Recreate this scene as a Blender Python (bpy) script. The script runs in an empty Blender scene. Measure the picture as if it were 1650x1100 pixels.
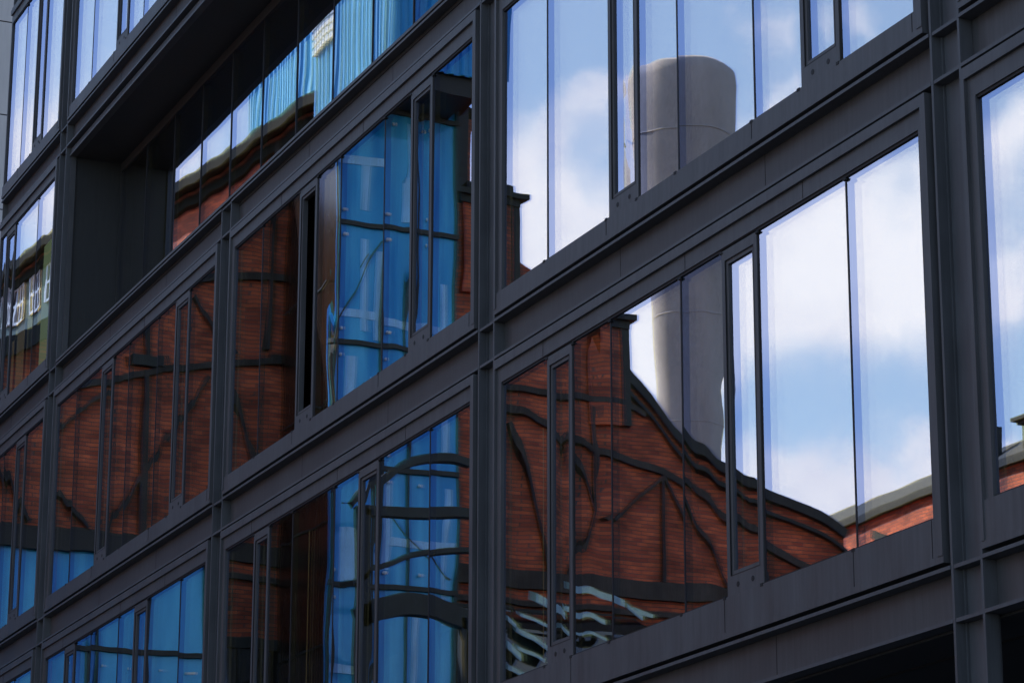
import bpy, math, random
from mathutils import Vector, Matrix
sc = bpy.context.scene
R_ = math.radians
# ------------------------------------------------------------------ camera
G = 8.95                                   # height of the reference beam above the pavement
yaw, pitch, roll = -1.155, 0.2837, 0.0023
fpx = 4651.7
cam = bpy.data.cameras.new('camera'); co = bpy.data.objects.new('camera', cam)
sc.collection.objects.link(co); sc.camera = co
cam.sensor_fit = 'HORIZONTAL'; cam.sensor_width = 36.0; cam.lens = 36.0 * fpx / 1650.0
cam.clip_start = 0.1; cam.clip_end = 6000
cy_, sy_, cp_, sp_ = math.cos(yaw), math.sin(yaw), math.cos(pitch), math.sin(pitch)
fwd = Vector((sy_ * cp_, cy_ * cp_, sp_)); rt = Vector((cy_, -sy_, 0)); up = rt.cross(fwd)
c_, s_ = math.cos(roll), math.sin(roll)
rt2 = c_ * rt + s_ * up; up2 = -s_ * rt + c_ * up
co.matrix_world = Matrix(((rt2.x, up2.x, -fwd.x, 16.042), (rt2.y, up2.y, -fwd.y, -10.278),
                          (rt2.z, up2.z, -fwd.z, G - 7.353), (0, 0, 0, 1)))
# ------------------------------------------------------------------ light
SUN_EL, SUN_AZ = R_(46), math.atan2(-0.74, 0.67)      # azimuth measured from +Y towards +X
sd = Vector((math.cos(SUN_EL) * math.sin(SUN_AZ), math.cos(SUN_EL) * math.cos(SUN_AZ), math.sin(SUN_EL)))
sl = bpy.data.lights.new('sun', 'SUN'); sl.energy = 4.0; sl.angle = R_(0.5); sl.color = (1, .95, .88)
so = bpy.data.objects.new('sun', sl); sc.collection.objects.link(so)
so.rotation_euler = sd.to_track_quat('Z', 'Y').to_euler(); so.location = (0, 0, 80)
w = bpy.data.worlds.new('World'); sc.world = w; w.use_nodes = True
nt = w.node_tree; N = nt.nodes; L = nt.links
for n in list(N): N.remove(n)
wo = N.new('ShaderNodeOutputWorld'); bg = N.new('ShaderNodeBackground'); L.new(bg.outputs[0], wo.inputs[0])
sky = N.new('ShaderNodeTexSky'); sky.sky_type = 'NISHITA'; sky.sun_disc = False
sky.sun_elevation = SUN_EL; sky.sun_rotation = SUN_AZ; sky.air_density = 1.0; sky.dust_density = 0.6; sky.ozone_density = 2.2
bg.inputs[1].default_value = 0.11
tc = N.new('ShaderNodeTexCoord')
def M_(op, a=None, b=None, c=None, tree=nt):
    n = tree.nodes.new('ShaderNodeMath'); n.operation = op
    for i, v in enumerate((a, b, c)):
        if v is None: continue
        if isinstance(v, (int, float)): n.inputs[i].default_value = v
        else: tree.links.new(v, n.inputs[i])
    return n.outputs[0]
def dotc(vec, v):
    n = N.new('ShaderNodeVectorMath'); n.operation = 'DOT_PRODUCT'; L.new(vec, n.inputs[0]); n.inputs[1].default_value = v
    return n.outputs['Value']
nz = N.new('ShaderNodeTexNoise'); nz.inputs['Scale'].default_value = 9; nz.inputs['Detail'].default_value = 7; nz.inputs['Roughness'].default_value = .55
L.new(tc.outputs['Generated'], nz.inputs['Vector'])
warp = N.new('ShaderNodeVectorMath'); warp.operation = 'SCALE'; warp.inputs['Scale'].default_value = .12
wsub = N.new('ShaderNodeVectorMath'); wsub.operation = 'SUBTRACT'; L.new(nz.outputs['Color'], wsub.inputs[0]); wsub.inputs[1].default_value = (.5, .5, .5)
L.new(wsub.outputs[0], warp.inputs[0])
wadd = N.new('ShaderNodeVectorMath'); wadd.operation = 'ADD'; L.new(tc.outputs['Generated'], wadd.inputs[0]); L.new(warp.outputs[0], wadd.inputs[1])
P = wadd.outputs[0]
# sky bearings: bank across the street side (a = tangent of bearing, e = tangent of height)
hx, hy = -.9148, -.4038
dh = M_('MAXIMUM', dotc(P, (hx, hy, 0)), 0.02)
av = M_('DIVIDE', dotc(P, (.4038, -.9148, 0)), dh)
ev = M_('DIVIDE', dotc(P, (0, 0, 1)), dh)
front = M_('GREATER_THAN', dotc(P, (hx, hy, 0)), 0.1)
CLOUDS = [  # a, e, half width, half height, strength : cloud banks
    (.125, .330, .065, .042, 1.35), (.120, .230, .09, .018, 1.05), (.004, .350, .026, .028, 1.1), (.022, .325, .024, .020, 1.0),
    (.035, .378, .016, .008, .6), (.050, .290, .03, .025, .9), (.085, .412, .010, .010, .55), (.112, .416, .009, .007, .45), (.092, .385, .006, .012, .5),
    (.183, .375, .02, .018, .6), (.185, .325, .02, .012, .55), (.18, .240, .03, .012, .8), (.0, .285, .05, .03, .9),
    (-.13, .355, .035, .03, 1.0), (-.19, .40, .05, .06, .22), (-.022, .375, .012, .02, 1.1), (-.18, .35, .03, .03, .6), (-.40, .5, .2, .1, .5), (.5, .4, .25, .12, .6)]
tot = None
for a, e, wa, we, s in CLOUDS:
    q = M_('ADD', M_('POWER', M_('ABSOLUTE', M_('DIVIDE', M_('SUBTRACT', av, a), wa)), 2.0),
           M_('POWER', M_('ABSOLUTE', M_('DIVIDE', M_('SUBTRACT', ev, e), we)), 2.0))
    g = M_('MULTIPLY', M_('POWER', 2.718, M_('MULTIPLY', q, -1.0)), s)
    tot = g if tot is None else M_('ADD', tot, g)
tot = M_('MULTIPLY', tot, front)
n2 = N.new('ShaderNodeTexNoise'); n2.inputs['Scale'].default_value = 26; n2.inputs['Detail'].default_value = 8; n2.inputs['Roughness'].default_value = .6
L.new(tc.outputs['Generated'], n2.inputs['Vector'])
n3 = N.new('ShaderNodeTexNoise'); n3.inputs['Scale'].default_value = 3.2; n3.inputs['Detail'].default_value = 8
L.new(tc.outputs['Generated'], n3.inputs['Vector'])
wide = M_('MULTIPLY', M_('MAXIMUM', M_('SUBTRACT', n3.outputs['Fac'], .52), 0), M_('MULTIPLY', M_('SUBTRACT', 1.0, front), 4.0))
den = M_('ADD', M_('ADD', tot, wide), M_('MULTIPLY', M_('SUBTRACT', n2.outputs['Fac'], .5), .55))
mr = N.new('ShaderNodeMapRange'); mr.interpolation_type = 'SMOOTHSTEP'; L.new(den, mr.inputs['Value'])
mr.inputs['From Min'].default_value = .12; mr.inputs['From Max'].default_value = .95
cm = N.new('ShaderNodeMix'); cm.data_type = 'RGBA'; L.new(mr.outputs[0], cm.inputs['Factor'])
hz = N.new('ShaderNodeMix'); hz.data_type = 'RGBA'; hz.inputs['Factor'].default_value = .08
L.new(sky.outputs[0], hz.inputs['A']); hz.inputs['B'].default_value = (4.6, 5.0, 6.4, 1); L.new(hz.outputs['Result'], cm.inputs['A']); cr = N.new('ShaderNodeValToRGB'); L.new(nz.outputs['Fac'], cr.inputs[0])
cr.color_ramp.elements[0].position = .38; cr.color_ramp.elements[0].color = (4.1, 4.35, 5.5, 1)
cr.color_ramp.elements[1].position = .60; cr.color_ramp.elements[1].color = (5.5, 5.7, 6.4, 1)
L.new(cr.outputs[0], cm.inputs['B'])
L.new(cm.outputs['Result'], bg.inputs[0])
sc.view_settings.view_transform = 'Standard'; sc.view_settings.look = 'None'
sc.view_settings.gamma = 1; sc.view_settings.exposure = 0.85
sc.cycles.max_bounces = 14; sc.cycles.glossy_bounces = 8; sc.cycles.transparent_max_bounces = 16
sc.cycles.caustics_reflective = False; sc.cycles.sample_clamp_indirect = 4

# ------------------------------------------------------------------ materials
def mat(name, col, rough=.5, metal=0, var=.0, scale=3, bump=0, spec=.5, stretch=(1, 1, 1), dirt=None):
    m = bpy.data.materials.new(name); m.use_nodes = True; t = m.node_tree; b = t.nodes['Principled BSDF']
    b.inputs['Base Color'].default_value = (*col, 1); b.inputs['Roughness'].default_value = rough
    b.inputs['Metallic'].default_value = metal; b.inputs['Specular IOR Level'].default_value = spec
    if var or bump:
        c = t.nodes.new('ShaderNodeTexCoord'); mp = t.nodes.new('ShaderNodeMapping'); mp.inputs['Scale'].default_value = stretch
        g = t.nodes.new('ShaderNodeNewGeometry'); t.links.new(g.outputs['Position'], mp.inputs['Vector'])
        n = t.nodes.new('ShaderNodeTexNoise'); n.inputs['Scale'].default_value = scale; n.inputs['Detail'].default_value = 6
        t.links.new(mp.outputs[0], n.inputs['Vector'])
        if var:
            mp2 = t.nodes.new('ShaderNodeMapping'); mp2.inputs['Scale'].default_value = (9, 9, .7); t.links.new(g.outputs['Position'], mp2.inputs['Vector'])
            nn = t.nodes.new('ShaderNodeTexNoise'); nn.inputs['Scale'].default_value = 2.2; nn.inputs['Detail'].default_value = 5; nn.inputs['Roughness'].default_value = .7
            t.links.new(mp2.outputs[0], nn.inputs['Vector'])
            av_ = t.nodes.new('ShaderNodeMath'); av_.operation = 'MULTIPLY_ADD'; t.links.new(nn.outputs['Fac'], av_.inputs[0]); av_.inputs[1].default_value = .5
            hf = t.nodes.new('ShaderNodeMath'); hf.operation = 'MULTIPLY'; hf.inputs[1].default_value = .5; t.links.new(n.outputs['Fac'], hf.inputs[0]); t.links.new(hf.outputs[0], av_.inputs[2])
            r = t.nodes.new('ShaderNodeMapRange'); t.links.new(av_.outputs[0], r.inputs['Value'])
            r.inputs['From Min'].default_value = .36; r.inputs['From Max'].default_value = .64
            r.inputs['To Min'].default_value = 1 - var; r.inputs['To Max'].default_value = 1 + var
            x = t.nodes.new('ShaderNodeVectorMath'); x.operation = 'SCALE'; x.inputs[0].default_value = col
            t.links.new(r.outputs[0], x.inputs['Scale']); t.links.new(x.outputs[0], b.inputs['Base Color'])
            r2 = t.nodes.new('ShaderNodeMapRange'); t.links.new(n.outputs['Fac'], r2.inputs['Value'])
            r2.inputs['To Min'].default_value = max(rough - .12, .02); r2.inputs['To Max'].default_value = min(rough + .12, 1)
            t.links.new(r2.outputs[0], b.inputs['Roughness'])
        if bump:
            bp = t.nodes.new('ShaderNodeBump'); bp.inputs['Strength'].default_value = bump; bp.inputs['Distance'].default_value = .01
            t.links.new(n.outputs['Fac'], bp.inputs['Height']); t.links.new(bp.outputs[0], b.inputs['Normal'])
    return m
METAL = mat('charcoal_metal', (.087, .087, .092), .5, 0, .24, 2.2, .04, .45, (1.6, 1, .5))
FIN = mat('charcoal_steel', (.088, .091, .099), .52, 0, .2, 2.3, .05)
JOINT = mat('black_seal', (.006, .006, .007), .6)
WEB = mat('charcoal_web_panel', (.074, .072, .075), .52, 0, .26, 1.4, .03)
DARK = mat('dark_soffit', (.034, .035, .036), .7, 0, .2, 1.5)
ROOM = mat('dark_room', (.035, .032, .03), .9, 0, .3, 1.2)
SILVER = mat('polished_stud', (.7, .7, .72), .25, 1)
PALE = mat('pale_green_film', (.55, .8, .6), .5)
GUTTER = mat('black_gutter', (.006, .009, .009), .8, 0, .3, 1, 0, .1)
STEEL = mat('painted_steel_on_brick', (.060, .055, .050), .75, 0, .5, 1.2, 0, .2)
SAND = mat('sand_film', (.26, .20, .12), .6)
SLATE = mat('green_black_steel', (.046, .052, .050), .75, 0, .3, 1, 0, .2)
COPPER = mat('weathered_green_roof', (.022, .036, .032), .95, 0, .4, .6, 0, .1)
WHITE = mat('white_paint', (.7, .75, .72), .4, 0, .1, 2)
BLUEPANEL = mat('blue_cladding', (.02, .27, .60), .32, 0, .12, .5)
CONC = mat('chimney_concrete', (.31, .29, .305), .8, 0, .22, .5, 0, .3, (1, 1, .35))
ASPH = mat('asphalt', (.05, .05, .052), .85, 0, .25, 2, .2)
PAVE = mat('paving', (.16, .155, .15), .8, 0, .15, 3, .1)
GREY = mat('pale_grey_panel', (.52, .50, .50), .6, 0, .08, .6)
BGLASS = mat('dark_window_glass', (.01, .013, .018), .06, 0, 0, 1, 0, .8)
SIDEGL = mat('brown_tinted_glass', (.032, .018, .013), .25, 0, .5, 1.2, 0, .5, (3, 3, .2))
def blue_glazing():
    m = bpy.data.materials.new('blue_glazing'); m.use_nodes = True; t = m.node_tree; b = t.nodes['Principled BSDF']
    g = t.nodes.new('ShaderNodeNewGeometry'); mp = t.nodes.new('ShaderNodeMapping'); mp.inputs['Scale'].default_value = (1, 2.0, .2)
    t.links.new(g.outputs['Position'], mp.inputs['Vector'])
    n = t.nodes.new('ShaderNodeTexNoise'); n.inputs['Scale'].default_value = 1.2; n.inputs['Detail'].default_value = 5; t.links.new(mp.outputs[0], n.inputs['Vector'])
    r = t.nodes.new('ShaderNodeValToRGB'); t.links.new(n.outputs['Fac'], r.inputs[0])
    r.color_ramp.elements[0].position = .38; r.color_ramp.elements[0].color = (.006, .20, .50, 1)
    r.color_ramp.elements[1].position = .66; r.color_ramp.elements[1].color = (.08, .44, .72, 1)
    t.links.new(r.outputs[0], b.inputs['Base Color']); b.inputs['Roughness'].default_value = .08; b.inputs['Specular IOR Level'].default_value = .9
    b.inputs['Specular Tint'].default_value = (.35, .65, 1, 1)
    return m
BLUEGLZ = blue_glazing()
def brick(name, c1, c2, c3):
    m = bpy.data.materials.new(name); m.use_nodes = True; t = m.node_tree; b = t.nodes['Principled BSDF']
    uv = t.nodes.new('ShaderNodeUVMap'); br = t.nodes.new('ShaderNodeTexBrick')
    br.inputs['Scale'].default_value = 1; br.inputs['Brick Width'].default_value = .36; br.inputs['Row Height'].default_value = .11
    br.inputs['Mortar Size'].default_value = .012; br.inputs['Mortar Smooth'].default_value = .3; br.inputs['Bias'].default_value = -.15
    br.inputs['Color1'].default_value = (*c1, 1); br.inputs['Color2'].default_value = (*c2, 1); br.inputs['Mortar'].default_value = (*c3, 1)
    t.links.new(uv.outputs[0], br.inputs['Vector'])
    n = t.nodes.new('ShaderNodeTexNoise'); n.inputs['Scale'].default_value = .9; n.inputs['Detail'].default_value = 7
    mp = t.nodes.new('ShaderNodeMapping'); mp.inputs['Scale'].default_value = (.8, 1.5, 1); t.links.new(uv.outputs[0], mp.inputs[0]); t.links.new(mp.outputs[0], n.inputs['Vector'])
    r = t.nodes.new('ShaderNodeMapRange'); r.inputs['From Min'].default_value = .3; r.inputs['From Max'].default_value = .7
    r.inputs['To Min'].default_value = .55; r.inputs['To Max'].default_value = 1.4; t.links.new(n.outputs['Fac'], r.inputs['Value'])
    x = t.nodes.new('ShaderNodeVectorMath'); x.operation = 'SCALE'; t.links.new(br.outputs['Color'], x.inputs[0]); t.links.new(r.outputs[0], x.inputs['Scale'])
    t.links.new(x.outputs[0], b.inputs['Base Color']); b.inputs['Roughness'].default_value = .8
    bp = t.nodes.new('ShaderNodeBump'); bp.inputs['Strength'].default_value = .6; bp.inputs['Distance'].default_value = .02
    t.links.new(br.outputs['Fac'], bp.inputs['Height']); bp.invert = True; t.links.new(bp.outputs[0], b.inputs['Normal'])
    return m
BRICK = brick('red_brick', (.60, .135, .055), (.26, .052, .032), (.13, .08, .065))
def glossy_pair(name, refl, thru, dark, rough=0.0, wave=0.0):
    """thin coated glass: adds a coloured mirror reflection to what passes through"""
    m = bpy.data.materials.new(name); m.use_nodes = True; t = m.node_tree
    for n in list(t.nodes): t.nodes.remove(n)
    o = t.nodes.new('ShaderNodeOutputMaterial'); g = t.nodes.new('ShaderNodeBsdfGlossy'); g.inputs['Roughness'].default_value = rough
    g.inputs['Color'].default_value = (*refl, 1); a = t.nodes.new('ShaderNodeAddShader'); t.links.new(g.outputs[0], a.inputs[0])
    tr = t.nodes.new('ShaderNodeBsdfTransparent'); tr.inputs['Color'].default_value = (*thru, 1); t.links.new(tr.outputs[0], a.inputs[1])
    if wave:
        ge = t.nodes.new('ShaderNodeNewGeometry'); mp = t.nodes.new('ShaderNodeMapping'); mp.inputs['Scale'].default_value = (3.0, 1, .35)
        t.links.new(ge.outputs['Position'], mp.inputs['Vector'])
        n = t.nodes.new('ShaderNodeTexNoise'); n.inputs['Scale'].default_value = 1.1; n.inputs['Detail'].default_value = 1; t.links.new(mp.outputs[0], n.inputs['Vector'])
        bp = t.nodes.new('ShaderNodeBump'); bp.inputs['Strength'].default_value = 1; bp.inputs['Distance'].default_value = wave
        t.links.new(n.outputs['Fac'], bp.inputs['Height']); t.links.new(bp.outputs[0], g.inputs['Normal'])
    t.links.new(a.outputs[0], o.inputs[0])
    return m
GL_OUT = glossy_pair('outer_glass', (.35, .41, .60), (.63, .58, .40), None, 0, .00003)
GL_IN = glossy_pair('inner_coated_glass', (.80, .76, .64), (.2, .22, .2), None, 0, .00003)

# ------------------------------------------------------------------ mesh helpers
col = sc.collection
class MB:
    def __init__(s): s.v = []; s.f = []; s.m = []; s.sm = []; s.uv = []; s.mi = 0; s.mats = []
    def use(s, m):
        if m not in s.mats: s.mats.append(m)
        s.mi = s.mats.index(m); return s
    def face(s, pts, uv=None, smooth=False):
        i = len(s.v); s.v += [tuple(p) for p in pts]; s.f.append(tuple(range(i, i + len(pts)))); s.m.append(s.mi); s.sm.append(smooth)
        if uv is None:
            a = Vector(pts[1]) - Vector(pts[0]); nrm = a.cross(Vector(pts[2]) - Vector(pts[1]))
            if abs(nrm.z) >= max(abs(nrm.x), abs(nrm.y)): uv = [(p[0], p[1]) for p in pts]
            elif abs(nrm.x) > abs(nrm.y): uv = [(p[1], p[2]) for p in pts]
            else: uv = [(p[0], p[2]) for p in pts]
        s.uv += uv
    def box(s, x0, x1, y0, y1, z0, z1):
        p = [(x0, y0, z0), (x1, y0, z0), (x1, y1, z0), (x0, y1, z0), (x0, y0, z1), (x1, y0, z1), (x1, y1, z1), (x0, y1, z1)]
        for q in ((0, 3, 2, 1), (4, 5, 6, 7), (0, 1, 5, 4), (1, 2, 6, 5), (2, 3, 7, 6), (3, 0, 4, 7)): s.face([p[k] for k in q])
        return s
    def obox(s, O, ax, ay, az):
        O, ax, ay, az = map(Vector, (O, ax, ay, az)); p = [O, O + ax, O + ax + ay, O + ay, O + az, O + ax + az, O + ax + ay + az, O + ay + az]
        for q in ((0, 3, 2, 1), (4, 5, 6, 7), (0, 1, 5, 4), (1, 2, 6, 5), (2, 3, 7, 6), (3, 0, 4, 7)): s.face([p[k] for k in q])
        return s
    def bar(s, a, b, w, t, n=(1, 0, 0)):
        """rectangular bar from a to b: width w across, thickness t along n"""
        a, b, n = Vector(a), Vector(b), Vector(n).normalized(); d = (b - a).normalized(); c = d.cross(n).normalized()
        return s.obox(a - c * w / 2 - n * t / 2, b - a, c * w, n * t)
    def slabx(s, poly, x0, x1):
        """polygon given as (y,z) extruded along x"""
        A = [(x1, y, z) for y, z in poly]; B = [(x0, y, z) for y, z in poly]
        s.face(A); s.face(B[::-1])
        for i in range(len(poly)):
            j = (i + 1) % len(poly); s.face([A[i], B[i], B[j], A[j]])
        return s
    def ring(s, x0, x1, z0, z1, t, y0, y1, tb=None, tt=None):
        tb = t if tb is None else tb; tt = t if tt is None else tt
        s.box(x0, x1, y0, y1, z0, z0 + tb); s.box(x0, x1, y0, y1, z1 - tt, z1)
        s.box(x0, x0 + t, y0, y1, z0 + tb, z1 - tt); s.box(x1 - t, x1, y0, y1, z0 + tb, z1 - tt); return s
    def cyl(s, c, r, y0, y1, n=12):
        p = [(c[0] + r * math.cos(2 * math.pi * k / n), c[1] + r * math.sin(2 * math.pi * k / n)) for k in range(n)]
        s.face([(a, y0, b) for a, b in p])
        for k in range(n):
            a, b = p[k], p[(k + 1) % n]; s.face([(a[0], y0, a[1]), (a[0], y1, a[1]), (b[0], y1, b[1]), (b[0], y0, b[1])], None, True)
        return s
    def lathe(s, cx, cy, prof, n=48):
        for i in range(len(prof) - 1):
            (r0, z0), (r1, z1) = prof[i], prof[i + 1]
            for k in range(n):
                a, b = 2 * math.pi * k / n, 2 * math.pi * (k + 1) / n
                s.face([(cx + r0 * math.cos(a), cy + r0 * math.sin(a), z0), (cx + r0 * math.cos(b), cy + r0 * math.sin(b), z0),
                        (cx + r1 * math.cos(b), cy + r1 * math.sin(b), z1), (cx + r1 * math.cos(a), cy + r1 * math.sin(a), z1)], None, True)
        return s
    def build(s, name, parent=None, loc=None, fix=True):
        """origin of a child = loc (world) ; vertices are given in world metres"""
        me = bpy.data.meshes.new(name); me.from_pydata([Vector(v) - Vector(loc or (0, 0, 0)) for v in s.v], [], s.f)
        for m in s.mats: me.materials.append(m)
        ul = me.uv_layers.new(name='UVMap')
        for k, u in enumerate(s.uv): ul.data[k].uv = u
        for p, k, g in zip(me.polygons, s.m, s.sm): p.material_index = k; p.use_smooth = g
        if fix:
            import bmesh
            bm = bmesh.new(); bm.from_mesh(me); bmesh.ops.remove_doubles(bm, verts=bm.verts, dist=1e-5)
            bmesh.ops.recalc_face_normals(bm, faces=bm.faces); bm.to_mesh(me); bm.free()
        o = bpy.data.objects.new(name, me); col.objects.link(o)
        if parent: o.parent = parent
        if loc: o.location = Vector(loc) - (wpos(parent) if parent else Vector((0, 0, 0)))
        elif parent: o.location = -wpos(parent)
        return o
def wpos(o):
    v = Vector(o.location); p = o.parent
    while p: v += Vector(p.location); p = p.parent
    return v
def tag(o, label, cat, group=None):
    o['label'] = label; o['category'] = cat
    if group: o['group'] = group
    return o
def thing(name, loc, label, cat, group=None):
    o = bpy.data.objects.new(name, None); col.objects.link(o); o.location = loc; return tag(o, label, cat, group)
def struct(o): o['kind'] = 'structure'; return o

# ------------------------------------------------------------------ ground
g = MB().use(ASPH); g.box(-900, 900, -900, 900, -.6, -.12); struct(g.build('ground'))
g = MB().use(ASPH); g.box(-120, 120, -14.0, -4.2, -.116, -.02); struct(g.build('road'))
g = MB().use(PAVE); g.box(-120, 120, -4.2, 30, -.118, 0); struct(g.build('pavement'))
g = MB().use(PAVE); g.box(-52, 120, -40, -14.0, -.118, 0); struct(g.build('plaza'))

# ------------------------------------------------------------------ the office building
BAY = 8.017; LV = {-1: G - 3.7915, 0: G, 1: G + 3.7, 2: G + 7.4426, 3: G + 11.16, 4: G + 14.88}
XEND = -27.62
ob = thing('office_building', (0, 0, 0), 'charcoal steel framed office building with large mirrored windows facing the street', 'building')
XR = 2 * BAY + .382
CH = .10                                     # depth of the steel channels
def colx(i): return -i * BAY                 # left fin of column i
for i in range(-2, 4):
    x = colx(i); b = MB().use(FIN)
    segs = [(-.1, LV[4] + .387)]
    if i == 2: segs = [(-.1, LV[1] + .387), (LV[2], LV[4] + .387)]
    for z0, z1 in segs:
        b.box(x, x + .026, -.004, CH, z0, z1); b.box(x + .356, x + .382, -.004, CH, z0, z1)
        b.box(x + .026, x + .356, CH - .012, CH + .03, z0, z1)
        b.box(x + .027, x + .045, CH - .03, CH - .012, z0, z1)
    for k, z in LV.items():
        if i == 2 and k == 3: pass
        b.box(x + .026, x + .356, 0, CH - .012, z, z + .026); b.box(x + .026, x + .356, 0, CH - .012, z + .361, z + .387)
    b.build('column', ob, (x, 0, 0))
spans = []
for i in range(-1, 5):                       # bay i lies left of column i-1 ... from column i to column i-1
    x0 = colx(i) + .382; x1 = colx(i - 1)
    if i == 4: x0 = XEND
    spans.append((i, x0, x1))
for k, z in LV.items():
    for i, x0, x1 in spans:
        b = MB().use(FIN); xa = x0 if i == 4 else x0 + .002
        b.box(xa, x1 - .002, -.012, CH, z + .361, z + .387)
        b.box(xa, x1 - .002, -.006, CH, z, z + .026)
        b.use(WEB).box(xa, x1 - .002, CH, CH + .03, z + .0, z + .387)
        b.use(JOINT)
        bx = x1 - BAY
        for j in (2.85, 5.43):
            if bx + j > x0: b.box(bx + j, bx + j + .008, CH - .0015, CH + .001, z + .027, z + .36)
        b.build('beam', ob, (xa, 0, z))
# mullion layouts (offsets inside the bay); v = opening vent sash
PA = [(.54, 1.51, 'g'), (1.53, 2.05, 'v'), (2.07, 2.80, 'g'), (2.82, 4.11, 'g'), (4.13, 4.835, 'g'), (4.85, 5.425, 'v'), (5.445, 6.765, 'g'), (6.785, 7.805, 'g')]
PB = [(.54, 1.51, 'g'), (1.53, 2.80, 'g'), (2.82, 3.39, 'v'), (3.41, 4.11, 'g'), (4.13, 5.42, 'g'), (5.44, 6.17, 'g'), (6.19, 6.765, 'v'), (6.785, 7.805, 'g')]
rnd = random.Random(5)
GY = .026; GAPG = .030
TUNE = {}                                    # (bay,row,pane) -> (rot about z, rot about x, bow x, bow z)
def pane(x0, x1, z0, z1, parent, key, name='glass_pane', yo=GY, nx=10, nz=30, amp=1.0):
    W, H = x1 - x0, z1 - z0; cx, cz = (x0 + x1) / 2, (z0 + z1) / 2
    r = random.Random(str(key))
    tz, tx, bx, bz = TUNE.get(key, (r.gauss(0, .0008) * amp, r.gauss(0, .0006) * amp, r.uniform(-.0009, .0016) * amp, r.uniform(-.0009, .0018) * amp))
    ph = [r.uniform(0, 6.28) for _ in range(6)]
    def yy(u, v):                            # u,v in -1..1 : bow of the sealed unit + gentle waves of the float glass
        return (-bx * W / 4 * (1 - u * u) - bz * H / 8 * (1 - v * v) + tz * u * W / 2 + tx * v * H / 2
                + amp * (.00021 * math.sin(3.1 * v + ph[0] + 1.3 * u) * (1 - .7 * u * u) + .00008 * math.sin(6.9 * v + ph[1] + 2 * u)
                + .00003 * math.sin(17 * v + ph[2] + 4 * u) + .00007 * math.sin(5 * u + ph[3] + 1.5 * v)))
    b = MB()
    for side, (off, m) in enumerate(((0, GL_OUT), (GAPG, GL_IN))):
        b.use(m); ins = .012 * side
        for i in range(nx):
            for j in range(nz):
                q = []
                for (a, c) in ((i, j), (i + 1, j), (i + 1, j + 1), (i, j + 1)):
                    u, v = -1 + 2 * a / nx, -1 + 2 * c / nz
                    k = 1.0 if side == 0 else 1.0
                    q.append((cx + u * (W / 2 - ins), yo + off + yy(u, v) * (1 if side == 0 else 1.0), cz + v * (H / 2 - ins)))
                b.face(q, None, True)
    b.use(JOINT)
    b.ring(x0, x1, z0, z1, .012, yo + .006, yo + GAPG + .01)
    return b.build(name, parent, (cx, yo, cz), fix='weld')
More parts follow.
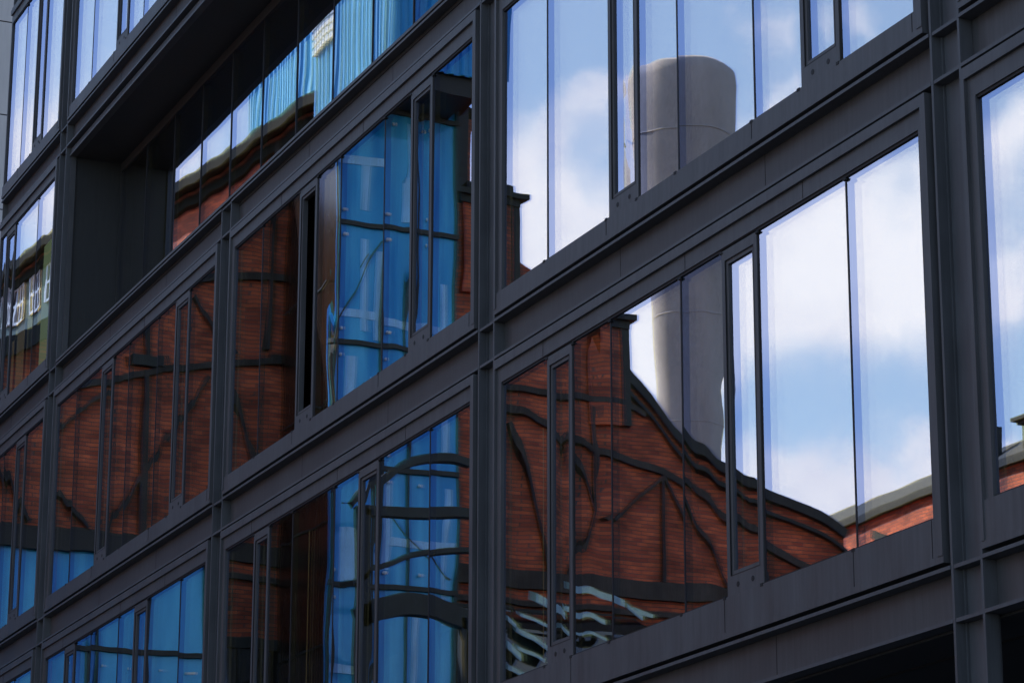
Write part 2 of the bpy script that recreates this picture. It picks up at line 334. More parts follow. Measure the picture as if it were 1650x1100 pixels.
def window(i, row, x0b, zb, zt, pat, xmin=None):
    """one storey-high window in one bay; x0b = left fin of the bay's left column"""
    xl = x0b + .405 if xmin is None else xmin; xr = x0b + BAY - .062
    glz0, glz1 = zb + .625, zt - .262
    if row == -1: glz0 = zb + .74
    fz0, fz1 = zb + .418, zt - .032
    f = MB().use(METAL)
    gx0 = x0b + .54 if xmin is None else xmin + .04
    gx1 = x0b + 7.812
    # outer trim (mitred picture frame) standing proud, then the flat panel ring
    tw = .055
    f.box(xl, xr, -.026, .09, fz1 - .085, fz1)                       # top trim
    f.box(xl, xr, -.020, .09, fz0, fz0 + .05)                        # bottom trim
    if xmin is None: f.box(xl, xl + .035, -.026, .09, fz0 + .05, fz1 - .085)
    f.box(xr - .07, xr, -.026, .09, fz0 + .05, fz1 - .085)
    f.box(xl + .001, xr - .001, .002, .09, glz1 + .004, fz1 - .084)       # head panel
    f.box(xl + .001, xr - .001, -.014, .09, fz0 + .049, glz0 - .004)      # sill panel
    f.box(xl + .034 if xmin is None else xl, gx0 - .004, .0, .09, glz0 - .003, glz1 + .003)
    f.box(gx1 + .004, xr - .069, .0, .09, glz0 - .003, glz1 + .003)
    f.use(JOINT)
    js = {0.0: 0}
    for px in ((2.06, 4.84, 6.775) if pat is PA else (2.81, 5.43)):
        if x0b + px > xl + .1:
            f.box(x0b + px, x0b + px + .006, -.0165, -.013, fz0 + .052, glz0 - .006)
            f.box(x0b + px - .6, x0b + px - .594, -.0005, .003, glz1 + .006, fz1 - .088)
    # mitre lines
    f.box(x0b + 7.812, x0b + 7.818, -.0165, -.013, fz0 + .052, glz0 - .006)
    # black rebate round the glass
    f.box(gx0 - .004, gx1 + .004, .012, .085, glz1 - .018, glz1 + .004)
    f.box(gx0 - .004, gx1 + .004, .015, .085, glz0 - .004, glz0 + .014)
    win = f.build('window', ob, (x0b + .4, 0, zb))
    mz0, mz1 = glz0 + .014, glz1 - .018
    prev = None
    for n, (a, c, kind) in enumerate(pat):
        a += x0b; c += x0b
        if c < xl + .15: continue
        a = max(a, gx0)
        if kind == 'g':
            pane(a, c, mz0, mz1, win, (i, row, n))
        else:
            v = MB().use(METAL)
            v.ring(a, c, mz0 - .012, mz1 + .012, .055, .012, .085, .155, .10)
            v.ring(a + .055, c - .055, mz0 + .143, mz1 - .088, .035, .022, .08)
            v.use(JOINT).ring(a + .052, c - .052, mz0 + .140, mz1 - .085, .006, .0105, .02)
            v.cyl((a + .17, mz0 + .062), .022, .009, .02, 10); v.cyl((c - .17, mz0 + .062), .022, .009, .02, 10)
            sash = v.build('vent_sash', win, (a, 0, mz0))
            if (i, row, n) == (2, 0, 2):     # this vent stands open: dark panel as painted shade, two polished studs
                d = MB().use(DARK); d.box(a + .09, c - .09, .30, .33, mz0 + .178, mz1 - .123)
                d.build('gap_shade_panel', win, (a + .09, .3, mz0))
                for zz in (mz0 + .26, mz1 - .52, (mz0 + mz1) / 2 + .15):
                    s_ = MB().use(SILVER).cyl(((a + c) / 2, zz), .016, .26, .30, 12); s_.build('stud', win, ((a + c) / 2, .26, zz))
            else:
                pane(a + .09, c - .09, mz0 + .178, mz1 - .123, win, (i, row, n), 'vent_glass', .04, 5, 26)
        # slim black mullion to the right of this light
        if n < len(pat) - 1:
            m = MB().use(JOINT); m.box(c, c + .02, .022, .092, mz0, mz1)
            m.box(c - .010, c + .030, -.018, .012, glz0 - .02, glz0 + .004)
            m.cyl((c + .002, mz1 - .012), .011, .004, .022, 8); m.cyl((c + .026, mz1 - .012), .011, .004, .022, 8)
            m.build('mullion', win, (c, 0, mz0))
    return win
for i, x0, x1 in spans:
    xb = x1 - BAY
    for row in (-1, 0, 1, 2, 3):
        if row == 1 and i in (2, 3): continue
        pat = PA if row in (-1, 1, 3) else PB
        if i == 4:
            xm = XEND + .02
            window(i, row, xb, LV[row], LV[row + 1], pat, xm)
        else: window(i, row, xb, LV[row], LV[row + 1], pat)
# recessed loggia, two bays wide, one storey high
RX0, RX1 = colx(3) + .41, colx(1) - .03; RZ0, RZ1 = LV[1] + .44, LV[2] - .15; RD = .85
b = MB().use(METAL)
b.box(RX0, RX0 + .03, .06, .14, RZ0, RZ1); b.box(RX0, RX1, .04, .14, RZ1, RZ1 + .03); b.box(RX0, RX1, -.02, .09, RZ0 - .035, RZ0)
b.box(RX0, RX1, .06, CH + .03, RZ1 + .03, RZ1 + .12); b.box(RX0, RX1, .02, .06, LV[1] + .39, RZ0 - .035)
b.build('loggia_trim', ob, (RX0, 0, RZ0))
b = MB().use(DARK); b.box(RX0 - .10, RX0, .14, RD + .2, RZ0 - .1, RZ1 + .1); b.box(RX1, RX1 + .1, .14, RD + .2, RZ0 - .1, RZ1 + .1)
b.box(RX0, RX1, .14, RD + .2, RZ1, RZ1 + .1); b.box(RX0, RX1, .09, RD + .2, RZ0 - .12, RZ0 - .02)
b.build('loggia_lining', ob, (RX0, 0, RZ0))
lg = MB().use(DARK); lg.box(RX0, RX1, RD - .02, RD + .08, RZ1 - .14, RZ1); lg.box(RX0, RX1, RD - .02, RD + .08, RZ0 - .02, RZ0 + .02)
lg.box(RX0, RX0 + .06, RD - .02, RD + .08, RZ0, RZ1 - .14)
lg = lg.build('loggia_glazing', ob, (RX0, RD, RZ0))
xs = [RX0 + .06] + [colx(3) + q for q in (1.75, 3.1, 4.38, 5.66, 6.93, 8.25, 9.55, 10.87, 12.15, 13.43, 14.7)] + [RX1]
for n in range(len(xs) - 1):
    pane(xs[n] + .012, xs[n + 1] - .012, RZ0 + .02, RZ1 - .14, lg, (9, 1, n), 'glass_pane', RD, 10, 30, 1.0)
    m = MB().use(JOINT); m.box(xs[n + 1] - .012, xs[n + 1] + .012, RD - .01, RD + .06, RZ0 + .02, RZ1 - .14); m.build('mullion', lg, (xs[n + 1], RD, RZ0))
# ground storey, set back in deep shadow
zc = LV[-1]
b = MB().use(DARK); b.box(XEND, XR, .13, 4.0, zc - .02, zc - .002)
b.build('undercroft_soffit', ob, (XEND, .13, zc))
b = MB().use(JOINT); b.box(XEND, XR, .60, .62, zc - .035, zc - .02); b.build('soffit_joint', ob, (XEND, .6, zc))
b = MB().use(BGLASS); b.box(XEND, XR, 3.0, 3.06, .0, zc - .02)
sf = b.build('shopfront', ob, (XEND, 3, 0))
for k in range(20):
    xx = XEND + .5 + k * 2.15
    if xx < XR: MB().use(METAL).box(xx, xx + .07, 2.92, 3.0, 0, zc - .02).build('mullion', sf, (xx, 2.92, 0))
# core of the building: floors, back walls, roof, return walls
b = MB().use(ROOM)
for k, z in LV.items():
    if k < 4: b.box(XEND + .05, XR, 1.3, 14, z + .05, z + .36); b.box(XEND + .05, XR, .135, 1.3, z + .05, z + .36)
b.build('floor_slab', ob, (XEND, .135, LV[-1]))
b = MB().use(ROOM); b.box(XEND + .05, XR, 5.0, 5.1, LV[-1], LV[4]); b.build('inner_wall', ob, (XEND, 5, LV[-1]))
b = MB().use(METAL); b.box(XEND, XR, .14, 14, LV[4] + .2, LV[4] + .5); b.box(XEND, XR, -.03, .4, LV[4] + .39, LV[4] + .75); b.build('roof', ob, (XEND, 0, LV[4]))
b = MB().use(METAL); b.box(XEND - .02, XEND, .02, 14, LV[-1], LV[4] + .4); b.box(XR, XR + .05, .0, 14, 0, LV[4] + .4); b.box(XEND, XR, 14, 14.1, 0, LV[4] + .4)
b.build('end_wall', ob, (XEND, 0, 0))
# roller blinds hanging inside some windows
for (i, row, a, c, z0, z1, m) in ((4, 1, 7.2, 7.79, .66, 2.55, PALE), (4, 1, 5.8, 6.25, .66, 1.7, SAND), (4, 1, 5.48, 5.62, .66, 1.5, SAND), (1, -1, 1.38, 1.395, .8, 2.9, SAND), (2, -1, 3.3, 3.32, .8, 3.2, SAND)):
    xb = colx(i); zb = LV[row]
    MB().use(m).box(xb + a, xb + c, GY + .012, GY + .016, zb + z0, zb + z1).build('glass_film', ob, (xb + a, GY, zb + z0))
for (xx, z0, z1) in ((-19.80, LV[1] + .5, LV[1] + .95),):
    MB().use(PALE).box(xx - .3, xx, RD + .006, RD + .010, z0, z1).build('glass_film', ob, (xx, RD, z0))
# ------------------------------------------------------------------ pale building beyond the left end
gb = thing('panelled_building', (-46, 3, 0), 'pale grey panelled building beyond the far left end of the dark office building', 'building')
b = MB().use(GREY)
nz_ = 17
for k in range(nz_):
    z0 = k * 2.3; b.box(-62, -46, 1.2, 22, z0, z0 + 2.27)
b.use(JOINT).box(-61.9, -46.03, 1.23, 21.9, 0, nz_ * 2.3 - .05)
b.build('wall', gb)
MB().use(JOINT).box(-46.0, -45.9, 1.2, 22, 16.2, 16.5).build('ledge', gb)

# ------------------------------------------------------------------ across the street : the brick hall seen in the glass
hall = thing('brick_hall', (-54, -17, 0), 'red brick industrial hall with stepped gable and dark steel framing, reflected in the windows', 'building')
rake_r = [(-19.0, 28.0), (-20.35, 28.0), (-20.35, 26.5), (-21.3, 25.9), (-22.7, 24.9), (-23.1, 24.9), (-23.9, 24.9), (-23.9, 23.3), (-25.7, 21.7), (-27.1, 20.75), (-28.4, 20.2), (-29.8, 19.85), (-31.0, 19.3)]
rake_l = [(-1.0, 18.8), (-2.6, 19.6), (-5.0, 21.1), (-7.5, 22.6), (-10.8, 24.9), (-13.5, 27.3), (-15.5, 29.8), (-18.2, 29.0), (-19.0, 28.4)]
poly = [(-1.0, 0)] + rake_l + rake_r + [(-31.0, 0)]
w_ = MB().use(BRICK); w_.slabx(poly, -54.6, -54.0)
wl = w_.build('gable_wall', hall)
b = MB().use(BRICK)   # body of the hall behind the gable
b.slabx([(-1.2, 0), (-1.2, 13.0), (-13.0, 18.0), (-15.5, 25.5), (-19.0, 26.0), (-23.0, 23.6), (-28.0, 19.0), (-30.9, 18.0), (-30.9, 0)], -95, -54.6); b.build('hall_body', hall)
# copings follow the rake
def smooth(pts, n=6):
    out = []
    for i in range(len(pts) - 1):
        p0 = pts[max(i - 1, 0)]; p1 = pts[i]; p2 = pts[i + 1]; p3 = pts[min(i + 2, len(pts) - 1)]
        for k in range(n):
            t = k / n
            out.append(tuple(.5 * (2 * p1[c] + (p2[c] - p0[c]) * t + (2 * p0[c] - 5 * p1[c] + 4 * p2[c] - p3[c]) * t * t + (3 * p1[c] - p0[c] - 3 * p2[c] + p3[c]) * t ** 3) for c in (0, 1)))
    return out + [pts[-1]]
def strip(b, pts, wd, x0, x1):
    """mitred band of width wd following (y,z) points, from x0 to x1"""
    up_, dn = [], []
    for i, p in enumerate(pts):
        a = Vector(pts[max(i - 1, 0)]); c = Vector(pts[min(i + 1, len(pts) - 1)]); d = (c - a).normalized(); n = Vector((-d.y, d.x))
        up_.append(Vector(p) + n * wd / 2); dn.append(Vector(p) - n * wd / 2)
    for i in range(len(pts) - 1):
        q = [up_[i], up_[i + 1], dn[i + 1], dn[i]]
        b.face([(x1, *v) for v in q]); b.face([(x0, *v) for v in q[::-1]])
        b.face([(x0, *up_[i]), (x0, *up_[i + 1]), (x1, *up_[i + 1]), (x1, *up_[i])]); b.face([(x0, *dn[i]), (x0, *dn[i + 1]), (x1, *dn[i + 1]), (x1, *dn[i])])
    for k in (0, -1): b.face([(x0, *up_[k]), (x1, *up_[k]), (x1, *dn[k]), (x0, *dn[k])])
    return b
DEPK = [0]
def coping(pts, wdt, dep, mt, name, parent, dz=0.0, x0=-54.0):
    DEPK[0] += 1; e = .0025 * (DEPK[0] % 40)
    pts = [(y, z + dz) for y, z in pts]
    if len(pts) > 2: pts = smooth(pts)
    return strip(MB().use(mt), pts, wdt, x0 - dep / 2, x0 + dep / 2 + e).build(name, parent)
coping(rake_r[3:6], .32, .6, SLATE, 'coping', hall, .05); coping(rake_r[7:], .27, .4, SLATE, 'coping', hall, .08)
coping(rake_l, .45, .7, SLATE, 'coping', hall, .05)
coping([(y, z - .42) for y, z in rake_r[7:]], .10, .4, SLATE, 'coping_moulding', hall)
for (y0, y1, z0, z1) in ((-20.8, -19.0, 26.4, 28.0), (-24.1, -22.95, 23.0, 24.9)):
    b = MB().use(BRICK).box(-54.9, -53.85, y0 + .25, y1 - .15, z0 - 1.2, z1); pn = b.build('pinnacle', hall)
    c = MB().use(SLATE); c.box(-55.1, -53.6, y0 - .05, y1 + .12, z1, z1 + .16); c.box(-55.0, -53.75, y0 + .1, y1 - .02, z1 - .22, z1)
    c.box(-54.9, -53.8, y0 + .30, y1 - .3, z1 + .16, z1 + .42)
    c.build('cap', pn, fix='weld'); 
    s2 = MB().use(SLATE).box(-54.9, -53.80, y0 + .1, y0 + .45, z0 - 1.2, z1 - .2); s2.build('corner_strip', pn)
XF = -53.93
def steel(pts, wdt=.34, name='steel_band', dep=.14):
    return coping(pts, wdt * (.8 if len(pts) > 1 and wdt < .4 else 1), dep, STEEL, name, hall, 0, XF)
steel([(-1, 17.25), (-31, 17.25)], .5)
steel([(-2.5, 16.6), (-31, 16.6)], .18)
steel([(-7.2, 20.9), (-8.4, 21.25), (-11.2, 22.05), (-13.8, 22.55), (-17, 22.75), (-20.2, 22.55), (-23.5, 22.5), (-24.5, 22.2)], .21)
steel([(-13.4, 22.6), (-17.5, 22.6), (-20.2, 22.0), (-21.6, 21.55), (-23.5, 20.95), (-25.8, 20.45), (-27.05, 19.6), (-29.0, 18.6), (-30.9, 17.9)], .24)
steel([(-11.2, 24.4), (-12.5, 24.75), (-15, 24.9), (-18, 24.5)], .24)
for (p, q, wd) in (((-20.4, 21.6), (-21.5, 17.5), .12), ((-22.3, 21.2), (-23.2, 19.3), .12), ((-23.2, 19.3), (-22.3, 17.5), .12),
                   ((-25.1, 20.5), (-23.4, 19.1), .12), ((-25.1, 20.6), (-25.07, 17.5), .14), ((-23.2, 22.3), (-23.2, 19.3), .14), ((-25.1, 20.6), (-27.3, 17.5), .12),
                   ((-10.15, 24.0), (-10.25, 22.2), .24), ((-10.2, 21.8), (-10.3, 17.5), .2), ((-11.9, 21.9), (-9.3, 17.5), .13),
                   ((-7.8, 20.0), (-9.3, 21.4), .13), ((-12.4, 22.0), (-13.3, 19.6), .18), ((-13.3, 19.6), (-13.6, 17.5), .15), ((-13.5, 26.6), (-13.3, 22.8), .2),
                   ((-7.9, 18.4), (-8.8, 17.5), .14), ((-4, 22), (-5.6, 17.5), .12), ((-11.3, 24.0), (-12.6, 22.6), .14), ((-28.0, 19.6), (-28.6, 17.5), .14), ((-5.9, 19.6), (-7.3, 17.6), .14)):
    steel([p, q], wd, 'steel_brace')
for z_, y_ in ((25.0, -10.15), (22.1, -10.25)):
    MB().use(SLATE).bar((XF + .05, y_ + .45, z_), (XF + .05, y_ - .45, z_), .28, .2).build('bracket', hall)
# windows below the main band
for (y0, y1, z0, z1) in ((-12.3, -14.6, 12.4, 14.9), (-18.6, -20.4, 11.0, 16.4), (-20.6, -22.3, 11.0, 16.4), (-22.6, -24.2, 11.0, 16.4), (-24.6, -26.0, 11.5, 16.2)):
    b = MB().use(BGLASS).box(-53.99, -53.93, y1, y0, z0, z1); wn = b.build('hall_window', hall)
    f = MB().use(SLATE); 
    for k in range(5): yy_ = y1 + (y0 - y1) * k / 4; f.box(-53.93, -53.86, yy_ - .05, yy_ + .05, z0, z1)
    for zz in (z0, (z0 + z1) / 2, z1): f.box(-53.931, -53.87, y1, y0, zz - .05, zz + .05)
    f.build('glazing_bars', wn)
MB().use(SLATE).bar((XF, -11.1, 14.9), (XF, -16.0, 14.9), .26, .2).build('lintel', hall)

# sunlit wing with the long eave, behind the gable on the left of the reflection
wing = thing('brick_wing', (-55, -13.5, 0), 'sunlit orange brick wing with green roof and long eave, at the left of the reflection', 'building')
A0 = Vector((-55.0, -14.3, 0)); WD = Vector((-.993, .117, 0)).normalized(); WN = Vector((.117, .993, 0)).normalized(); WL = 30; WZ = 31.0
b = MB().use(BRICK)
for k in range(10):
    p = A0 + WD * (WL * k / 10); q = A0 + WD * (WL * (k + 1) / 10)
    b.face([p, q, q + Vector((0, 0, WZ)), p + Vector((0, 0, WZ))], [(WL * k / 10, 0), (WL * (k + 1) / 10, 0), (WL * (k + 1) / 10, WZ), (WL * k / 10, WZ)])
e0 = A0; e1 = A0 + WD * WL; bk = -WN * 6; Zv = Vector((0, 0, WZ))
b.face([e0 + bk, e1 + bk, e1 + bk + Zv, e0 + bk + Zv]); b.face([e1, e1 + bk, e1 + bk + Zv, e1 + Zv]); b.face([e0, e0 + bk, e0 + bk + Zv, e0 + Zv])
b.build('wall', wing)
rf = MB().use(GUTTER); rf.obox(e0 + Zv + WN * .5, WD * WL, -WN * 3.6 + Vector((0, 0, 1.2)), Vector((0, 0, .2))); rf.obox(e0 + Zv - WN * 3.1 + Vector((0, 0, 1.2)), WD * WL, -WN * 3.4 + Vector((0, 0, -1.2)), Vector((0, 0, .2)))
rf = rf.build('roof', wing)
MB().use(GUTTER).obox(e0 + Zv + WN * .62 - Vector((0, 0, .25)), WD * WL, -WN * .25, Vector((0, 0, .2))).build('gutter', rf)
MB().use(GUTTER).obox(e0 + Zv + WN * .2 - Vector((0, 0, .6)), WD * WL, -WN * .19, Vector((0, 0, .32))).build('cornice', wing)
MB().use(mat('green_cladding', (.05, .10, .08), .6, 0, .2, 1)).obox(A0 + WD * 14.2 + Vector((0, 0, 28.6)) + WN * .06, WD * 15.8, -WN * .1, Vector((0, 0, 1.9))).build('cladding', wing)
MB().use(WHITE).obox(A0 + WD * 14.2 + Vector((0, 0, 28.35)) + WN * .12, WD * 15.8, -WN * .12, Vector((0, 0, .16))).build('ledge', wing)
for k in range(12):
    s0 = 1.2 + k * 3.5 if k < 4 else 14.6 + (k - 4) * 1.75
    ww = 2.0 if k < 4 else 1.25
    o0 = A0 + WD * s0 + Vector((0, 0, 27.6)) + WN * .04
    if s0 < 12: MB().use(BGLASS).obox(o0, WD * 2.3, -WN * .1, Vector((0, 0, .9))).build('frieze_window', wing)
    o0 = A0 + WD * s0 + Vector((0, 0, 29.1 if s0 > 14 else 23.4)) + WN * .08
    hh = 1.35 if s0 > 14 else 2.9
    b = MB().use(BGLASS).obox(o0, WD * ww, -WN * .1, Vector((0, 0, hh))); wn = b.build('window', wing)
    f = MB().use(WHITE)
    for j in range(4): f.obox(o0 + WD * (j * (ww - .09) / 3) + WN * .002, WD * .09, WN * .06, Vector((0, 0, hh)))
    for j in range(3): f.obox(o0 + Vector((0, 0, j * (hh - .09) / 2)) + WN * .004, WD * ww, WN * .05, Vector((0, 0, .09)))
    f.build('frame', wn)
for s0 in (3.9, 14.6, 22):
    MB().use(SLATE).obox(A0 + WD * s0 + WN * .2, WD * .22, -WN * .2, Vector((0, 0, WZ - .3))).build('downpipe', wing)

# tall chimney
hv = Vector((-.9148, .4038, 0)); uv_ = Vector((.4038, .9148, 0))
cv = Vector((16.04, -10.28, 0)) + hv * 150 + uv_ * 9.45; CHX, CHY = cv.x, -cv.y + .1
ch = thing('factory_chimney', (CHX, CHY, 0), 'tall round pale grey factory chimney behind the gable, reflected in the right windows', 'chimney')
prof = [(2.0, 0), (1.7, 30), (1.65, 43), (2.05, 49), (2.65, 52.5), (3.0, 55.2), (3.18, 57.8), (3.25, 59.9), (3.18, 60.5), (2.95, 60.7), (2.8, 60.6), (2.8, 56)]
MB().use(CONC).lathe(CHX, CHY, prof).build('shaft', ch, (CHX, CHY, 0))
for z_, r_ in ((56.6, 3.09), (53.2, 2.72), (46.5, 1.86), (43.2, 1.62), (40.5, 1.63), (37.8, 1.64)):
    MB().use(CONC).lathe(CHX, CHY, [(r_ - .1, z_), (r_ + .04, z_), (r_ + .04, z_ + .07), (r_ - .1, z_ + .07)]).build('band', ch, (CHX, CHY, z_))

# blue glass stair tower in front of the gable
tw_ = thing('glass_tower', (-50, -15.6, 0), 'blue glazed stair tower with dark mullions in front of the brick gable', 'tower')
TY0, TY1, TZ = -13.85, -17.35, 29.0
b = MB().use(BLUEGLZ); b.box(-50.1, -50.0, TY1, TY0, 0, TZ); b.build('blue_glazing', tw_)
b = MB().use(SIDEGL); b.box(-53.7, -50.1, TY0 - .08, TY0, 0, TZ + 1); sdg = b.build('side_glazing', tw_)
b = MB().use(JOINT); b.box(-53.7, -50.1, TY1, TY1 + .1, 0, TZ); b.box(-53.7, -50.0, TY1, TY0, TZ, TZ + 1.6); b.build('tower_back', tw_)
f = MB().use(SLATE)
for zz in (12.7, 15.85, 18.9, 22.05, 25.28, 28.45): f.box(-50.0, -49.9, TY1, TY0, zz - .06, zz + .06)
f.build('transom', tw_)
f = MB().use(SLATE)
for yy_ in (TY0 - .06, TY0 - 1.33, TY0 - 2.2, TY1 + .05): f.box(-50.0, -49.92, yy_ - .035, yy_ + .035, 0, TZ)
f.build('mullion', tw_)
f = MB().use(SLATE)
for zz in (14.3, 17.4, 20.5, 23.7, 26.9): f.box(-53.6, -50.2, TY0, TY0 + .03, zz, zz + .05)
f.build('side_rail', sdg)
for zz in (12.7, 15.85, 18.9, 22.05, 25.28, 28.45):
    for yy_ in (TY0 - .2, TY0 - 1.5, TY0 - 2.5):
        for dz in (-.35, .35):
            MB().use(WHITE).lathe(-49.93, yy_, [(.001, zz + dz - .05), (.045, zz + dz - .03), (.045, zz + dz + .03), (.001, zz + dz + .05)], 8).build('glass_fitting', tw_)
LBLUE = mat('pale_blue_blind', (.22, .50, .80), .3, 0, .25, 2, 0, .6, (1, 3, .3))
for (yy_, wd, z0, z1) in ((-14.62, .22, 22.4, 24.9), (-14.62, .22, 25.7, 27.0), (-15.05, .14, 22.2, 24.6), (-15.35, .16, 16.3, 18.6), (-14.3, .2, 19.1, 21.7), (-15.0, .3, 19.1, 21.2), (-16.9, .15, 19.2, 24.0), (-17.0, .12, 15.0, 18.5), (-15.9, .1, 25.5, 28.2), (-14.5, .5, 15.95, 17.3), (-16.3, .12, 12.9, 15.5)):
    MB().use(LBLUE).box(-50.0, -49.985, yy_ - wd / 2, yy_ + wd / 2, z0, z1).build('blind', tw_)
for (y0, y1, z0) in ((-15.1, -13.95, 22.75), (-17.2, -15.2, 22.6), (-15.1, -14.0, 26.9), (-15.1, -13.95, 13.6), (-17.2, -15.3, 16.9)):
    MB().use(LBLUE).box(-50.0, -49.98, y0, y1, z0, z0 + .22).build('blind', tw_)
for (p, q) in (((-14.5, 24.1), (-14.8, 24.5)), ((-14.6, 21.0), (-14.9, 20.7)), ((-13.95, 22.6), (-15.1, 24.9)), ((-15.3, 19.3), (-17.2, 21.7)), ((-15.2, 17.9), (-17.2, 16.2))):
    strip(MB().use(SLATE), [p, q], .035, -50.0, -49.97).build('strut', tw_)
# blue ribbed box on top
bbx = thing('ribbed_plant_room', (-54, -15, 31), 'blue ribbed metal rooftop box with black underside above the glass tower', 'plant room')
def ribbed(b, O, A, n, H, dpt):
    """corrugated wall from O along A, n ribs, depth vector dpt"""
    O, A, dpt = Vector(O), Vector(A), Vector(dpt); pts = []
    for k in range(n):
        for (t, dd) in ((0, 0), (.35, 0), (.5, 1), (.85, 1)): pts.append(O + A * ((k + t) / n) + dpt * dd)
    pts.append(O + A)
    for p, q in zip(pts[:-1], pts[1:]): b.face([p, q, q + Vector((0, 0, H)), p + Vector((0, 0, H))])
b = MB().use(BLUEPANEL)
BZ = 29.0; BH = 13
ribbed(b, (-48, -17.75, BZ), (0, 4.95, 0), 16, BH, (.09, 0, 0)); b.build('front_cladding', bbx, fix=False)
BLUESUN = mat('blue_cladding_sunlit_tone', (.16, .47, .70), .4, 0, .15, .4)  # blue cladding made paler: sunlight on the side walls put into the colour
b = MB().use(BLUESUN); ribbed(b, (-48, -12.8, BZ), (-5.4, 0, 0), 16, BH, (0, .09, 0)); b.build('side_cladding', bbx, fix=False)
b = MB().use(JOINT); b.slabx([(-17.7, BZ), (-12.85, BZ), (-12.85, BZ + BH), (-17.7, BZ + BH)], -53.4, -48.02); b.box(-53.3, -48.1, -17.0, -13.2, BZ - .5, BZ - .001); b.build('core', bbx)
rh = thing('ribbed_hall', (-63, -20, 0), 'blue ribbed metal hall, coloured pale as if sunlit, rising behind the sunlit brick wing', 'building')
b = MB().use(BLUESUN); ribbed(b, (-54.7, -17.0, 20), (-16.7, 0, 0), 46, 30, (0, .12, 0)); b.build('side_cladding', rh, fix=False)
b = MB().use(JOINT); b.box(-71.3, -54.9, -19.8, -17.02, 0, 49.9); b.build('core', rh)
b = MB().use(WHITE)
for j in range(7):
    for k in range(9): b.box(-53.3 + j * .25, -53.12 + j * .25, -12.68, -12.60, 31.0 + k * .24, 31.17 + k * .24)
b.build('ventilation_grille', bbx)
# low blue wing
lw = thing('blue_annex', (-51, -7, 0), 'low blue glazed annex under the brick gable, at the lower left of the reflection', 'annex')
b = MB().use(BLUEGLZ).box(-51.1, -51.0, -10.95, 2, 0, 16.25); b.build('blue_glazing', lw)
b = MB().use(JOINT); b.box(-53.8, -51.1, -10.9, 2, 0, 16.2); b.box(-53.9, -50.8, -11.05, 2, 16.25, 16.75); b.box(-51.2, -50.9, -11.05, -10.95, 0, 16.25); b.build('roof_edge', lw)
f = MB().use(SLATE)
for zz in (10.9, 13.95): f.box(-51.0, -50.9, -10.9, 2, zz - .06, zz + .06)
f.build('transom', lw)
f = MB().use(SLATE)
for k in range(9): f.box(-51.0, -50.92, -9.6 + k * 1.35 - .03, -9.6 + k * 1.35 + .03, 0, 16.25)
f.build('mullion', lw)
f = MB().use(WHITE)
r4 = random.Random(4)
for k in range(16): yy_ = -10.6 + k * .75 + r4.uniform(-.1, .1); f.box(-50.96, -50.9, yy_ - .05, yy_ + .02, 13.5, 13.55)
f.build('glass_fitting', lw)
# steel gantry with arch
gt = thing('steel_gantry', (-46, -14.8, 0), 'dark curved steel arch and beams standing before the blue tower', 'gantry')
def gbar(pts, wd, name):
    return strip(MB().use(SLATE), smooth(pts) if len(pts) > 2 else pts, wd, -46.15, -45.85).build(name, gt)
gbar([(-12.9, 16.9), (-13.4, 17.35), (-13.9, 17.75), (-14.4, 18.05), (-14.9, 18.2), (-15.4, 18.25), (-16.1, 18.2)], .2, 'arch')
gbar([(-13.1, 16.75), (-16.2, 16.95)], .24, 'beam')
gbar([(-13.3, 0), (-13.3, 16.8)], .42, 'post')
gbar([(-12.9, 15.0), (-13.8, 15.5), (-14.9, 15.9), (-16.1, 16.05)], .12, 'arch')
gbar([(-13.1, 14.2), (-14.2, 14.6), (-15.2, 14.55), (-16.1, 14.3)], .5, 'beam')
gbar([(-16.05, 0), (-15.85, 14.4)], .16, 'post')
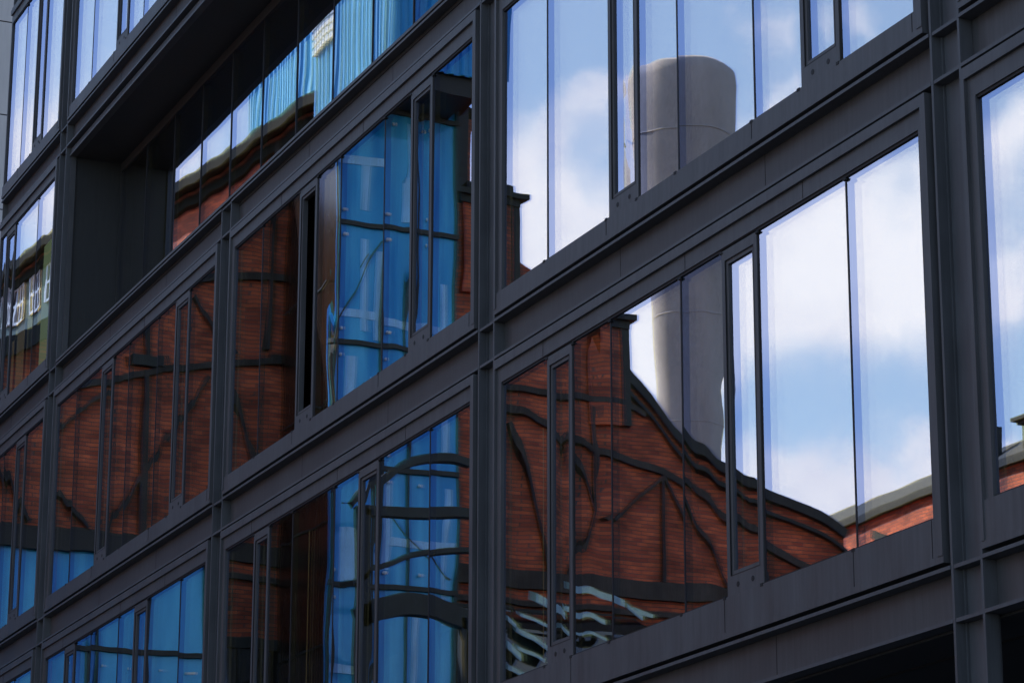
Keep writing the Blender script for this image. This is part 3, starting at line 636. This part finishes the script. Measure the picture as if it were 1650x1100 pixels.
# glass canopy with white slats
cn = thing('slatted_canopy', (-50, -20.5, 0), 'dark glazed canopy with white slats low before the brick gable', 'canopy')
b = MB().use(BGLASS); b.obox((-50.2, -18.3, 15.0), (0, -5.2, .2), (-2.5, 0, .9), (0, 0, .08)); b.box(-52.8, -50.3, -23.4, -18.3, 0, 15.0); b.build('glass_roof', cn)
b = MB().use(mat('green_white_slat', (.40, .60, .54), .35, 0, .25, 3))
for (y0, z0, ln, th, sl_) in ((-20.5, 16.20, 1.3, .17, -.26), (-21.9, 15.84, .6, .12, -.45), (-20.4, 15.66, 1.0, .13, -.34), (-19.3, 15.80, 1.1, .22, -.34), (-18.95, 15.38, .9, .08, -.26), (-18.75, 14.95, 1.1, .15, -.42),
                              (-18.42, 15.2, .35, .13, -.5), (-18.42, 14.5, .5, .2, -.6), (-18.8, 14.5, .8, .09, -.35), (-20.9, 15.1, .5, .07, -.4), (-22.3, 15.75, .5, .09, -.2), (-18.45, 13.95, .7, .12, -.3), (-20.1, 15.15, .5, .12, -.35)):
    b.obox((-49.9, y0, z0), (0, -ln, ln * sl_), (-.4, 0, .15), (0, 0, th))
b.build('slat', cn)
# second brick building, sunlit, at the right of the reflection
sb = thing('sunlit_brick_hall', (-64, -40, 0), 'sunlit orange brick building with green roof, at the right of the reflection', 'building')
b = MB().use(BRICK); b.box(-78, -20, -54, -39.9, 0, 23.6); b.build('wall', sb)
b = MB().use(mat('slate_roof', (.030, .036, .035), .8, 0, .4, 1.5, .3)); b.obox((-78.4, -39.75, 23.6), (60, 0, 0), (0, -.9, .75), (0, 0, .1)); b.obox((-78.4, -40.65, 24.35), (60, 0, 0), (0, -12, -.8), (0, 0, .1)); b.build('roof', sb)
b = MB().use(SLATE); b.box(-78.4, -20, -39.9, -39.7, 23.42, 23.59); b.build('gutter', sb)
b = MB().use(SLATE); b.bar((-66.9, -39.85, 22.9), (-62.4, -39.85, 21.0), .28, .2, (0, 1, 0)); b.bar((-66.9, -39.85, 20.6), (-60, -39.85, 20.6), .3, .21, (0, 1, 0)); b.bar((-61.5, -39.85, 22.9), (-56.5, -39.85, 20.8), .28, .2, (0, 1, 0)); b.build('steel_brace', sb)
b = MB().use(SLATE); b.box(-58.3, -57.9, -40.3, -39.9, 23.0, 24.6); b.box(-58.45, -57.75, -40.4, -39.8, 24.6, 24.72); b.box(-58.6, -57.6, -40.5, -39.7, 24.72, 24.84); b.box(-59.9, -59.75, -40.2, -39.9, 23.9, 24.9); b.build('finial', sb)
